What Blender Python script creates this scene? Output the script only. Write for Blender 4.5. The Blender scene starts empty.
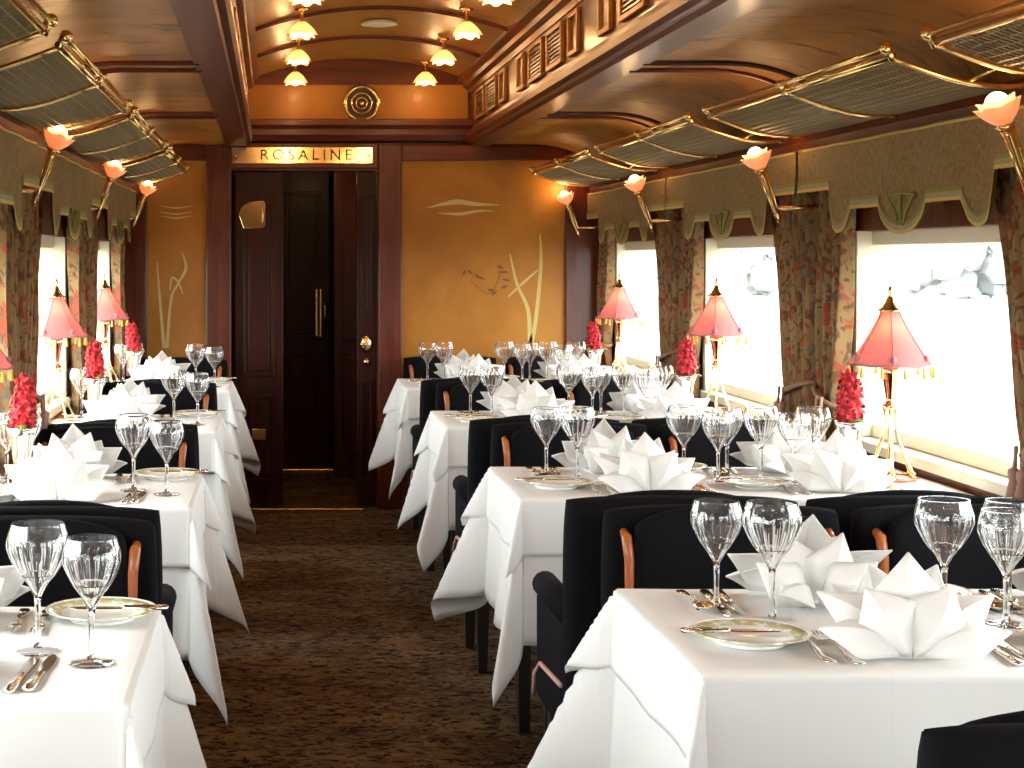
import bpy, bmesh, math, random
from mathutils import Vector, Matrix

PI = math.pi
sc = bpy.context.scene
COL = sc.collection
RND = random.Random(7)

# ------------------------------------------------------------------ camera, world, exposure
F_PX = 1692.0                       # focal length in pixels of a 1024 px wide frame
CAM_H = 1.37
cam_d = bpy.data.cameras.new('camera'); cam = bpy.data.objects.new('camera', cam_d); COL.objects.link(cam)
cam.location = (0, 0, CAM_H); cam.rotation_euler = (PI / 2, 0, 0)
cam_d.sensor_width = 36.0; cam_d.sensor_fit = 'HORIZONTAL'
cam_d.lens = F_PX / 1024 * 36
cam_d.shift_x = (512 - 272) / 1024.0
cam_d.shift_y = -(384 - 258) / 1024.0
cam_d.clip_start = 0.05; cam_d.clip_end = 400
sc.camera = cam

SKY = 14.0
w = bpy.data.worlds.new('World'); sc.world = w; w.use_nodes = True
bg = w.node_tree.nodes['Background']
bg.inputs['Color'].default_value = (0.93, 0.97, 1.0, 1); bg.inputs['Strength'].default_value = SKY

sc.view_settings.view_transform = 'Standard'
try: sc.view_settings.look = 'None'
except Exception: pass
sc.view_settings.gamma = 1.0
sc.view_settings.use_curve_mapping = False
sc.view_settings.exposure = 0.38

CEIL_W, SCONCE_W, LAMP_W = 1.6, 1.3, .42
WARM = (1.0, 0.58, 0.25)

# ------------------------------------------------------------------ the car's measures (metres)
XR, XL, XC = 1.84, -0.835, 0.47      # inner faces of the side walls, centre line
Y0, Y1 = -2.25, 9.27                # rear wall, door wall
PITCH = 1.85
BAY_OFF = {1: 0.0, -1: -0.36}          # the window bays of the left wall sit a little aft of the right ones
BAYS = [-1, 0, 1, 2, 3, 4]
WIN_Z0, WIN_Z1, WIN_HALF = 0.80, 1.455, 0.745
TABLE_Z = 0.75
TDEPTH = 0.63
FAR_R = [3.14, 4.97, 6.80, 8.62]
FAR_L = [2.98, 4.81, 6.64, 8.46]
for k in BAYS:                      # daylight portals: the window openings
    for X, s in ((XR + 0.155, 1), (XL - 0.155, -1)):
        ld = bpy.data.lights.new('window_portal', 'AREA'); ld.shape = 'RECTANGLE'
        ld.size = WIN_Z1 - WIN_Z0; ld.size_y = WIN_HALF * 2
        ld.cycles.is_portal = True
        lo = bpy.data.objects.new('window_portal', ld); COL.objects.link(lo)
        lo.location = (X, PITCH * (k + 0.5) + BAY_OFF[s], (WIN_Z0 + WIN_Z1) / 2)
        lo.rotation_euler = (0, s * PI / 2, 0)

# ------------------------------------------------------------------ materials
MATS = {}
def mat(name, color=(.8, .8, .8), rough=.5, metal=0., spec=.5, coat=0., sheen=0., trans=0., emit=None, estr=0., ior=1.45):
    m = bpy.data.materials.new(name); m.use_nodes = True
    b = m.node_tree.nodes['Principled BSDF']
    b.inputs['Base Color'].default_value = (*color, 1)
    b.inputs['Roughness'].default_value = rough
    b.inputs['Metallic'].default_value = metal
    b.inputs['Specular IOR Level'].default_value = spec
    b.inputs['Coat Weight'].default_value = coat
    b.inputs['Coat Roughness'].default_value = .12
    b.inputs['Sheen Weight'].default_value = sheen
    b.inputs['Transmission Weight'].default_value = trans
    b.inputs['IOR'].default_value = ior
    if emit:
        b.inputs['Emission Color'].default_value = (*emit, 1); b.inputs['Emission Strength'].default_value = estr
    MATS[name] = m
    return m
def nodes(m): return m.node_tree.nodes, m.node_tree.links, m.node_tree.nodes['Principled BSDF']
def tex_noise(m, scale=(1, 1, 1), nscale=5., detail=4., rough=.55, dist=0., coord='Object'):
    n, l, b = nodes(m)
    tc = n.new('ShaderNodeTexCoord'); mp = n.new('ShaderNodeMapping'); mp.inputs['Scale'].default_value = scale
    l.new(tc.outputs[coord], mp.inputs['Vector'])
    t = n.new('ShaderNodeTexNoise'); t.inputs['Scale'].default_value = nscale; t.inputs['Detail'].default_value = detail
    t.inputs['Roughness'].default_value = rough; t.inputs['Distortion'].default_value = dist
    l.new(mp.outputs[0], t.inputs['Vector'])
    return t
def ramp(m, sock, stops):
    n, l, b = nodes(m)
    r = n.new('ShaderNodeValToRGB'); e = r.color_ramp.elements
    while len(e) < len(stops): e.new(.5)
    for el, (p, c) in zip(e, stops): el.position = p; el.color = (*c, 1) if len(c) == 3 else c
    l.new(sock, r.inputs['Fac']); return r
def mixc(m, fac, a, b_, mode='MIX'):
    n, l, b = nodes(m)
    x = n.new('ShaderNodeMix'); x.data_type = 'RGBA'; x.blend_type = mode
    for i, v in ((0, fac), (6, a), (7, b_)):
        if hasattr(v, 'is_linked'): l.new(v, x.inputs[i])
        elif i == 0: x.inputs[0].default_value = v
        else: x.inputs[i].default_value = (*v, 1)
    return x.outputs[2]
def bump(m, sock, strength=.2, dist=.01):
    n, l, b = nodes(m)
    u = n.new('ShaderNodeBump'); u.inputs['Strength'].default_value = strength; u.inputs['Distance'].default_value = dist
    l.new(sock, u.inputs['Height']); l.new(u.outputs[0], b.inputs['Normal'])
def base(m, sock):
    n, l, b = nodes(m); l.new(sock, b.inputs['Base Color'])

def wood(name, dark, light, scale, rough=.34, coat=.12, spec=.4):
    m = mat(name, light, rough, coat=coat, spec=spec)
    t = tex_noise(m, scale, 3.0, 6, .6, .6)
    r = ramp(m, t.outputs['Fac'], [(.28, dark), (.52, tuple((a + b) / 2 for a, b in zip(dark, light))), (.75, light)])
    base(m, r.outputs[0]); return m
wood('mahogany_v', (.050, .0075, .0032), (.155, .028, .0075), (9, 9, .8))
wood('mahogany_y', (.050, .0075, .0032), (.155, .028, .0075), (9, .8, 9))
wood('mahogany_x', (.050, .0075, .0032), (.155, .028, .0075), (.8, 9, 9))
wood('door_wood', (.014, .0030, .0018), (.052, .0100, .0045), (9, 9, .8), coat=0., spec=.22)
wood('trim_wood', (.25, .06, .015), (.48, .15, .045), (14, 14, 3))

def lacquer(name, c0, c1, c2, foliage=0.0):
    m = mat(name, c1, .42, coat=.05, spec=.28)
    t = tex_noise(m, (1.0, 1.0, 1.0), 2.2, 5, .6, .4)
    r = ramp(m, t.outputs['Fac'], [(.3, c0), (.5, c1), (.72, c2)])
    out = r.outputs[0]
    if foliage:
        t2 = tex_noise(m, (1.6, 3.6, 1.6), 2.2, 5, .66, 1.3)
        r2 = ramp(m, t2.outputs['Fac'], [(.53, (0, 0, 0)), (.66, (foliage,) * 3)])
        out = mixc(m, r2.outputs[0], out, (.070, .022, .006))
    base(m, out); return m
lacquer('gold_lacquer', (.29, .105, .012), (.36, .142, .017), (.43, .185, .026))
lacquer('cove_paint', (.21, .078, .012), (.34, .138, .021), (.50, .215, .036), .9)
lacquer('vault_paint', (.26, .11, .018), (.34, .155, .026), (.42, .20, .04), .3)
mat('inlay_pale', (.52, .39, .13), .4)
mat('inlay_dark', (.17, .055, .012), .45)
mat('brass', (.90, .63, .27), .2, 1.0)
mat('bright_brass', (.95, .68, .32), .1, 1.0)
mat('silver', (.86, .84, .80), .16, 1.0)
mat('wire', (.24, .18, .09), .55, .2)
mat('vent_gold', (.34, .15, .035), .4, .5)
mat('grille', (.05, .032, .018), .5)
mat('white_paint', (.72, .66, .50), .5)
mat('black_line', (.03, .02, .015), .6)
mat('rubber', (.02, .02, .02), .7)

m = mat('velvet', (.004, .0035, .0045), .9, spec=.12)
m = mat('pink_piping', (.55, .30, .26), .7)

def linen(name, col, tr=.12):
    m = mat(name, col, .75, spec=.25)
    n, l, b = nodes(m)
    t = tex_noise(m, (1, 1, 1), 7, 3, .5)
    hgt = t.outputs['Fac']
    if name == 'linen':              # pressed fold lines of the laundered cloth
        tc = n.new('ShaderNodeTexCoord'); sp = n.new('ShaderNodeSeparateXYZ'); l.new(tc.outputs['Object'], sp.inputs[0])
        tot = hgt
        for ax, per in (('X', .31), ('Y', .33)):
            pp = n.new('ShaderNodeMath'); pp.operation = 'PINGPONG'; pp.inputs[1].default_value = per / 2
            l.new(sp.outputs[ax], pp.inputs[0])
            mr = n.new('ShaderNodeMapRange'); mr.interpolation_type = 'SMOOTHSTEP'
            mr.inputs['From Min'].default_value = 0; mr.inputs['From Max'].default_value = .006
            mr.inputs['To Min'].default_value = .22; mr.inputs['To Max'].default_value = 0
            l.new(pp.outputs[0], mr.inputs['Value'])
            ad = n.new('ShaderNodeMath'); ad.operation = 'ADD'; l.new(tot, ad.inputs[0]); l.new(mr.outputs[0], ad.inputs[1]); tot = ad.outputs[0]
        hgt = tot
    bump(m, hgt, .3, .012)
    tl = n.new('ShaderNodeBsdfTranslucent'); tl.inputs['Color'].default_value = (*col, 1)
    mx = n.new('ShaderNodeMixShader'); mx.inputs['Fac'].default_value = tr
    l.new(b.outputs[0], mx.inputs[1]); l.new(tl.outputs[0], mx.inputs[2])
    l.new(mx.outputs[0], n['Material Output'].inputs['Surface']); return m
linen('linen', (.86, .845, .82)); linen('linen_napkin', (.90, .885, .86), .2)

# carpet: brown field with dark and grey-green flecks running across the car
m = mat('carpet', (.1, .06, .04), .95, spec=.1)
t1 = tex_noise(m, (1.0, 2.4, 1), 1.8, 4, .6, .5)
r1 = ramp(m, t1.outputs['Fac'], [(.32, (.10, .055, .034)), (.5, (.15, .088, .052)), (.66, (.27, .165, .078))])
t2 = tex_noise(m, (6.0, 9.5, 1), 3.0, 3, .6, 1.2)
r2 = ramp(m, t2.outputs['Fac'], [(.42, (1, 1, 1)), (.49, (0, 0, 0))])
c = mixc(m, r2.outputs[0], r1.outputs[0], (.030, .017, .014))
t3 = tex_noise(m, (6.5, 11, 1), 3.3, 3, .6, 1.2)
r3 = ramp(m, t3.outputs['Fac'], [(.54, (0, 0, 0)), (.62, (.75, .75, .75))])
c = mixc(m, r3.outputs[0], c, (.25, .20, .125))
base(m, c); bump(m, t2.outputs['Fac'], .5, .006)

# curtain: buff cloth with red, teal and brown sprigs
m = mat('curtain_cloth', (.4, .3, .17), .85, spec=.2)
n, l, b = nodes(m)
t = tex_noise(m, (1, 1, 1), 3, 3, .5)
r0 = ramp(m, t.outputs['Fac'], [(.35, (.21, .125, .054)), (.65, (.33, .205, .094))])
out = r0.outputs[0]
for sc_, lo, col, off in ((12, .57, (.34, .055, .03), 0), (15, .61, (.085, .11, .09), 3.1), (18, .55, (.13, .062, .028), 7.7)):
    tt = tex_noise(m, (1.3, 1.3, 1.0), sc_, 2, .5, 1.5)
    tt.inputs['Vector'].links[0].from_node.inputs['Location'].default_value = (off, off, off)
    rr = ramp(m, tt.outputs['Fac'], [(lo, (0, 0, 0)), (lo + .05, (.85, .85, .85))])
    out = mixc(m, rr.outputs[0], out, col)
base(m, out)
tl = n.new('ShaderNodeBsdfTranslucent'); l.new(out, tl.inputs['Color'])
mx = n.new('ShaderNodeMixShader'); mx.inputs['Fac'].default_value = .15
l.new(b.outputs[0], mx.inputs[1]); l.new(tl.outputs[0], mx.inputs[2]); l.new(mx.outputs[0], n['Material Output'].inputs['Surface'])

m = mat('valance_cloth', (.30, .22, .11), .8, spec=.2)
t = tex_noise(m, (1, 1, 1), 60, 3, .6); r = ramp(m, t.outputs['Fac'], [(.3, (.19, .125, .053)), (.7, (.30, .205, .093))]); base(m, r.outputs[0])
bump(m, t.outputs['Fac'], .2, .004)
mat('valance_green', (.22, .22, .04), .75)
mat('valance_gold', (.55, .38, .08), .6)
mat('valance_grey', (.32, .27, .17), .8)
mat('rope', (.22, .12, .06), .8)
mat('tassel', (.34, .19, .14), .85)
mat('lamp_tassel', (.75, .48, .10), .7)

def shade_mat(name, col, trn, emit=None, estr=0):
    m = mat(name, col, .7, spec=.2)
    n, l, b = nodes(m)
    if emit: b.inputs['Emission Color'].default_value = (*emit, 1); b.inputs['Emission Strength'].default_value = estr
    tl = n.new('ShaderNodeBsdfTranslucent'); tl.inputs['Color'].default_value = (*col, 1)
    mx = n.new('ShaderNodeMixShader'); mx.inputs['Fac'].default_value = trn
    l.new(b.outputs[0], mx.inputs[1]); l.new(tl.outputs[0], mx.inputs[2]); l.new(mx.outputs[0], n['Material Output'].inputs['Surface'])
    return m
shade_mat('pink_silk', (.62, .19, .19), .45)
shade_mat('rose_glass', (.82, .55, .42), .4)
shade_mat('opal_glass', (.95, .75, .50), .6, (1.0, .58, .25), .55)
mat('bulb', (1, .9, .7), .4, emit=(1.0, .72, .40), estr=7.0)
mat('shade_trim', (.36, .13, .15), .7)

m = mat('crystal', (1, 1, 1), .0, trans=.985, ior=1.45)
m = mat('window_glass', (1, 1, 1), 0)
n, l, b = nodes(m)
tr = n.new('ShaderNodeBsdfTransparent'); tr.inputs['Color'].default_value = (.95, .97, .96, 1)
gl = n.new('ShaderNodeBsdfGlossy'); gl.inputs['Roughness'].default_value = 0.02
mx = n.new('ShaderNodeMixShader'); mx.inputs[0].default_value = .04
l.new(tr.outputs[0], mx.inputs[1]); l.new(gl.outputs[0], mx.inputs[2])
l.new(mx.outputs[0], n['Material Output'].inputs['Surface'])

m = mat('porcelain', (.86, .84, .78), .12, coat=.4)
m = mat('plate_band', (.45, .48, .28), .25)
t = tex_noise(m, (1, 1, 1), 55, 3, .6)
r = ramp(m, t.outputs['Fac'], [(.40, (.78, .74, .62)), (.52, (.38, .44, .22)), (.62, (.66, .42, .16))]); base(m, r.outputs[0])
m = mat('petal_red', (.62, .012, .022), .5, sheen=.2)
t = tex_noise(m, (1, 1, 1), 40, 2, .5); r = ramp(m, t.outputs['Fac'], [(.35, (.33, .002, .006)), (.7, (.66, .006, .016))]); base(m, r.outputs[0])
mat('leaf_green', (.16, .26, .05), .55)
mat('meadow', (.14, .14, .11), .95)
mat('far_leaf', (.36, .37, .37), .95)
mat('far_bark', (.34, .34, .34), .95)
M = MATS

# ------------------------------------------------------------------ mesh helper
class MB:
    def __init__(s): s.v = []; s.f = []
    def add(s, vs, fs):
        o = len(s.v); s.v += [tuple(p) for p in vs]; s.f += [tuple(i + o for i in f) for f in fs]; return s
    def box(s, x0, x1, y0, y1, z0, z1):
        v = [(x, y, z) for z in (z0, z1) for y in (y0, y1) for x in (x0, x1)]
        return s.add(v, [(0, 2, 3, 1), (4, 5, 7, 6), (0, 1, 5, 4), (2, 6, 7, 3), (0, 4, 6, 2), (1, 3, 7, 5)])
    def prism(s, pts, fn0, fn1):          # pts 2-D outline, fn0/fn1 map to the two ends
        n = len(pts)
        v = [fn0(*p) for p in pts] + [fn1(*p) for p in pts]
        f = [tuple(range(n))[::-1], tuple(range(n, 2 * n))] + [(i, (i + 1) % n, n + (i + 1) % n, n + i) for i in range(n)]
        return s.add(v, f)
    def tube(s, pts, r, seg=8, caps=True, closed=False):
        P = [Vector(p) for p in pts]; n = len(P)
        R = r if isinstance(r, (list, tuple)) else [r] * n
        vs = []; up = None
        for i, p in enumerate(P):
            if closed: t = (P[(i + 1) % n] - P[i - 1])
            else: t = (P[min(i + 1, n - 1)] - P[max(i - 1, 0)])
            if t.length < 1e-9: t = Vector((0, 0, 1))
            t.normalize()
            if up is None:
                up = Vector((0, 0, 1)) if abs(t.z) < .9 else Vector((1, 0, 0))
            a = t.cross(up)
            if a.length < 1e-6: a = t.cross(Vector((.3, .9, .1)))
            a.normalize(); b_ = a.cross(t).normalized(); up = b_
            for k in range(seg):
                an = 2 * PI * k / seg
                vs.append(p + (a * math.cos(an) + b_ * math.sin(an)) * R[i])
        fs = []
        m_ = n if closed else n - 1
        for i in range(m_):
            j = (i + 1) % n
            for k in range(seg):
                fs.append((i * seg + k, i * seg + (k + 1) % seg, j * seg + (k + 1) % seg, j * seg + k))
        if caps and not closed:
            fs.append(tuple(range(seg))[::-1]); fs.append(tuple((n - 1) * seg + k for k in range(seg)))
        return s.add(vs, fs)
    def lathe(s, prof, seg=24, c=(0, 0, 0), mod=None, close=False):   # prof (r,z)
        n = len(prof); vs = []
        for r, z in prof:
            for k in range(seg):
                a = 2 * PI * k / seg
                rr = r * (mod(a, z) if mod else 1)
                vs.append((c[0] + rr * math.cos(a), c[1] + rr * math.sin(a), c[2] + z))
        fs = []
        for i in range(n if close else n - 1):
            j = (i + 1) % n
            for k in range(seg):
                fs.append((i * seg + k, i * seg + (k + 1) % seg, j * seg + (k + 1) % seg, j * seg + k))
        if not close:
            fs.append(tuple(range(seg))[::-1]); fs.append(tuple((n - 1) * seg + k for k in range(seg)))
        return s.add(vs, fs)
    def sphere(s, c, r, seg=12, rings=8, sx=1, sy=1, sz=1):
        pr = [(r * math.sin(PI * i / rings) + 1e-5, -r * math.cos(PI * i / rings)) for i in range(rings + 1)]
        o = len(s.v); s.lathe(pr, seg)
        for i in range(o, len(s.v)):
            x, y, z = s.v[i]; s.v[i] = (c[0] + x * sx, c[1] + y * sy, c[2] + z * sz)
        return s
    def grid(s, fn, us, vs_):
        nu, nv = len(us), len(vs_)
        v = [fn(u, q) for q in vs_ for u in us]
        f = [(j * nu + i, j * nu + i + 1, (j + 1) * nu + i + 1, (j + 1) * nu + i) for j in range(nv - 1) for i in range(nu - 1)]
        return s.add(v, f)
    def mesh(s, name, m, smooth=False, angle=None, bevel=0, weld=0):
        me = bpy.data.meshes.new(name); me.from_pydata(s.v, [], s.f)
        bm = bmesh.new(); bm.from_mesh(me)
        if weld: bmesh.ops.remove_doubles(bm, verts=bm.verts, dist=weld)
        if bevel:
            ed = [e for e in bm.edges if len(e.link_faces) == 2 and e.calc_face_angle(0) > .6]
            bmesh.ops.bevel(bm, geom=ed, offset=bevel, segments=2, affect='EDGES', profile=.6, clamp_overlap=True)
        bmesh.ops.recalc_face_normals(bm, faces=bm.faces)
        bm.to_mesh(me); bm.free()
        me.materials.append(M[m])
        if smooth or angle:
            for p in me.polygons: p.use_smooth = True
            if angle:
                me.set_sharp_from_angle(angle=math.radians(angle))
        return me
    def build(s, name, m, parent=None, **kw):
        o = bpy.data.objects.new(name, s.mesh(name, m, **kw)); COL.objects.link(o); o.parent = parent
        return o

def lin(a, b, n): return [a + (b - a) * i / (n - 1) for i in range(n)]
def empty(name, loc=(0, 0, 0), rz=0, parent=None):
    o = bpy.data.objects.new(name, None); COL.objects.link(o); o.location = loc; o.rotation_euler = (0, 0, rz)
    o.empty_display_size = .1; o.parent = parent; return o
def tag(o, label=None, cat=None, group=None, kind=None):
    for k, v in (('label', label), ('category', cat), ('group', group), ('kind', kind)):
        if v: o[k] = v
    return o
KIDS = {}
def kids(o): return [c for c in bpy.data.objects if c.parent == o]
def clone(proto, loc, rz=0, label=None, cat=None, group=None, rot=None):
    """copy a thing, its parts and their sub-parts; the first call on a prototype uses the prototype itself"""
    if proto.get('_used') is None:
        proto['_used'] = 1; r = proto
        KIDS[proto.name] = [(c, kids(c)) for c in kids(proto)]
    else:
        r = proto.copy(); COL.objects.link(r)
        for c, gs in KIDS[proto.name]:
            c2 = c.copy(); COL.objects.link(c2); c2.parent = r
            for g in gs:
                g2 = g.copy(); COL.objects.link(g2); g2.parent = c2
    r.location = loc; r.rotation_euler = rot if rot else (0, 0, rz)
    tag(r, label, cat, group); return r
def point_light(loc, watts, col, radius, parent=None):
    ld = bpy.data.lights.new('lamp_light', 'POINT'); ld.energy = watts; ld.color = col; ld.shadow_soft_size = radius
    o = bpy.data.objects.new('lamp_light', ld); COL.objects.link(o); o.location = loc; o.parent = parent; return o

# ------------------------------------------------------------------ setting: floor, walls
tag(MB().box(XL - .1, XR + .1, Y0 - .1, 11.6, -.08, 0).build('floor', 'carpet'), 'brown flecked carpet running along the aisle of the dining car', 'floor', kind='structure')

def side_wall(name, X, s, lab):
    """X inner face, s = +1 outward to +x"""
    b = MB(); t = .14
    x0, x1 = (X, X + t) if s > 0 else (X - t, X)
    b.box(x0, x1, Y0, Y1, 0, WIN_Z0); b.box(x0, x1, Y0, Y1, WIN_Z1, 2.05)
    edges = [Y0] + [v for k in BAYS for v in (PITCH * (k + .5) + BAY_OFF[s] - WIN_HALF, PITCH * (k + .5) + BAY_OFF[s] + WIN_HALF)] + [Y1]
    for i in range(0, len(edges), 2): b.box(x0, x1, edges[i], edges[i + 1], WIN_Z0, WIN_Z1)
    tag(b.build(name, 'mahogany_v'), lab, 'wall', kind='structure')
side_wall('wall_right', XR, 1, 'mahogany side wall with windows behind the wide tables')
side_wall('wall_left', XL, -1, 'mahogany side wall with windows behind the narrow tables')
tag(MB().box(XL - .14, XR + .14, Y0 - .12, Y0, 0, 2.5).build('wall_rear', 'mahogany_v'), 'mahogany end wall behind the photographer', 'wall', kind='structure')

ORD = ['first', 'second', 'third', 'fourth', 'fifth', 'sixth']
nwin = 0
for side, X, s in (('wide', XR, 1), ('narrow', XL, -1)):
    for k in BAYS:
        nwin += 1
        yc = PITCH * (k + .5) + BAY_OFF[s]; ya, yb = yc - WIN_HALF, yc + WIN_HALF
        e = empty('window_%d' % nwin, (X, yc, WIN_Z0))
        tag(e, '%s pale-framed carriage window from the door, beside the %s tables' % (ORD[4 - k], side), 'window', kind='structure')
        fr = MB()
        def bx(a, b_, c, d, zz0, zz1):
            xa, xb = sorted((s * a, s * b_)); fr.box(xa, xb, c - yc, d - yc, zz0 - WIN_Z0, zz1 - WIN_Z0)
        o1, o2 = .045, .145
        bx(-.004, o2, ya, ya + .055, WIN_Z0 + .009, WIN_Z1); bx(-.004, o2, yb - .055, yb, WIN_Z0 + .009, WIN_Z1)
        bx(o1, o2, ya + .055, yb - .055, WIN_Z1 - .045, WIN_Z1); bx(o1, o2, ya + .055, yb - .055, WIN_Z0 + .009, WIN_Z0 + .05)
        fr.build('window_frame', 'white_paint', e, bevel=.004)
        sl = MB(); xa, xb = sorted((-s * .02, s * .12)); sl.box(xa, xb, -WIN_HALF - .03, WIN_HALF + .03, -.025, 0.008); sl.build('window_sill', 'white_paint', e, bevel=.005)
        p = MB(); xa, xb = sorted((s * .110, s * .115)); p.box(xa, xb, -WIN_HALF + .06, WIN_HALF - .06, .05, WIN_Z1 - WIN_Z0 - .045); p.build('pane', 'window_glass', e)

# --- door wall
DX0, DX1, DZ = -.185, .565, 1.85            # opening
wf = empty('wall_far', (0, 0, 0)); tag(wf, 'panelled end wall with gold lacquer panels round the carriage door', 'wall', kind='structure')
b = MB()
b.box(XL - .14, DX0 - .04, Y1, Y1 + .12, 0, 2.52); b.box(DX1 + .01, XR + .14, Y1, Y1 + .12, 0, 2.52)
b.box(DX0 - .04, DX1 + .01, Y1, Y1 + .12, DZ, 2.52); b.build('wall_core', 'mahogany_v', wf)
def post(x0, x1, z0, z1, d=.05, mt='mahogany_v', nm='post'):
    return MB().box(x0, x1, Y1 - d, Y1 + .001, z0, z1).build(nm, mt, wf, bevel=.008)
post(-.36, -.222, 0, 1.99); post(.58, .708, 0, 1.99)
post(XL, -.68, 0, 1.99); post(1.60, XR, 0, 1.99)
post(.708, 1.60, 1.90, 1.99, .045, 'mahogany_x', 'top_rail'); post(-.68, -.36, 1.90, 1.99, .045, 'mahogany_x', 'top_rail')
post(.708, 1.60, .0, .55, .045, 'mahogany_x', 'lower_panel'); post(-.68, -.36, .0, .55, .045, 'mahogany_x', 'lower_panel')
post(-.222, .58, 1.86, 2.0, .04, 'mahogany_x', 'door_header')
MB().box(.708, 1.60, Y1 - .02, Y1 + .001, .55, 1.90).build('gold_panel', 'gold_lacquer', wf)
MB().box(-.68, -.36, Y1 - .02, Y1 + .001, .55, 1.90).build('gold_panel', 'gold_lacquer', wf)
def px(x, y, d=Y1 - .021):           # a pixel on the door wall -> point on that wall
    return ((x - 272) * d / F_PX, d, CAM_H - (y - 258) * d / F_PX)
def ribbon(pts, ws, nm, mt):
    """flat inlay strip 1.5 mm proud of the panel along pixel points"""
    P = [Vector(px(*p)) for p in pts]
    # resample smooth
    Q = []; W = []
    for i in range(len(P) - 1):
        p0 = P[max(i - 1, 0)]; p1 = P[i]; p2 = P[i + 1]; p3 = P[min(i + 2, len(P) - 1)]
        for j in range(6):
            t = j / 6
            Q.append(.5 * ((2 * p1) + (p2 - p0) * t + (2 * p0 - 5 * p1 + 4 * p2 - p3) * t * t + (3 * p1 - p0 - 3 * p2 + p3) * t ** 3))
            W.append(ws[i] + (ws[i + 1] - ws[i]) * t)
    Q.append(P[-1]); W.append(ws[-1])
    b = MB(); n = len(Q); vs = []
    for i in range(n):
        t = (Q[min(i + 1, n - 1)] - Q[max(i - 1, 0)]).normalized()
        a = Vector((-t.z, 0, t.x)) * W[i] / 2
        for dy in (0, -.0015): vs += [Q[i] + a + Vector((0, dy, 0)), Q[i] - a + Vector((0, dy, 0))]
    fs = []
    for i in range(n - 1):
        a, c = 4 * i, 4 * i + 4
        fs += [(a + 2, a + 3, c + 3, c + 2), (a, a + 2, c + 2, c), (a + 3, a + 1, c + 1, c + 3)]
    b.add(vs, fs); return b.build(nm, mt, wf)
ribbon([(540, 234), (541, 262), (538, 300), (534, 330), (530, 346)], [.006, .018, .02, .022, .03], 'inlay_reed', 'inlay_pale')
ribbon([(510, 254), (517, 284), (528, 310), (530, 346)], [.006, .016, .02, .026], 'inlay_reed', 'inlay_pale')
ribbon([(538, 270), (524, 282), (508, 297)], [.008, .014, .005], 'inlay_reed', 'inlay_pale')
ribbon([(426, 208), (455, 202), (475, 204), (500, 205)], [.002, .028, .022, .002], 'inlay_cloud', 'inlay_pale')
ribbon([(438, 213), (460, 214), (478, 211), (494, 211)], [.002, .018, .012, .002], 'inlay_cloud', 'inlay_pale')
ribbon([(157, 262), (160, 300), (164, 348)], [.006, .014, .018], 'inlay_reed', 'inlay_pale')
ribbon([(182, 252), (186, 268), (178, 284), (171, 300), (167, 348)], [.004, .016, .012, .014, .018], 'inlay_reed', 'inlay_pale')
ribbon([(170, 290), (172, 278), (178, 282), (183, 294)], [.008, .012, .012, .004], 'inlay_reed', 'inlay_pale')
for y in (206, 212, 216): ribbon([(160, y), (176, y + 2), (192, y)], [.002, .009, .002], 'inlay_cloud', 'inlay_pale')
for (cx, cy) in ((464, 273), (470, 272), (477, 276), (481, 278), (491, 290), (494, 293), (500, 267), (504, 272), (506, 280), (504, 287)):
    a = RND.uniform(0, 6.28)
    ribbon([(cx - 4 * math.cos(a), cy - 3 * math.sin(a)), (cx, cy), (cx + 4 * math.cos(a), cy + 3 * math.sin(a))], [.003, .016, .003], 'inlay_leaf', 'inlay_dark')
ribbon([(500, 262), (498, 280), (488, 294), (470, 280)], [.003, .004, .004, .003], 'inlay_twig', 'inlay_dark')
# crown above the door wall, gold frieze, arch filler
b = MB(); b.prism([(0, 2.0), (-.07, 2.01), (-.09, 2.04), (-.09, 2.07), (-.12, 2.09), (-.12, 2.115), (-.05, 2.13), (0, 2.13)],
        lambda y, z: (XC - .62, Y1 + y, z), lambda y, z: (XC + .62, Y1 + y, z)); b.build('crown_moulding', 'mahogany_x', wf)
MB().box(XC - .60, XC + .60, Y1 - .025, Y1 + .001, 2.13, 2.315).build('gold_frieze', 'gold_lacquer', wf)
arch = [(-.60, 2.315)] + [(h, 2.33 + .115 * (1 - (h / .60) ** 2) + .01) for h in lin(-.60, .60, 17)] + [(.60, 2.315)]
MB().prism(arch, lambda h, z: (XC + h, Y1 - .05, z), lambda h, z: (XC + h, Y1 + .001, z)).build('arch_board', 'mahogany_x', wf)

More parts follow.
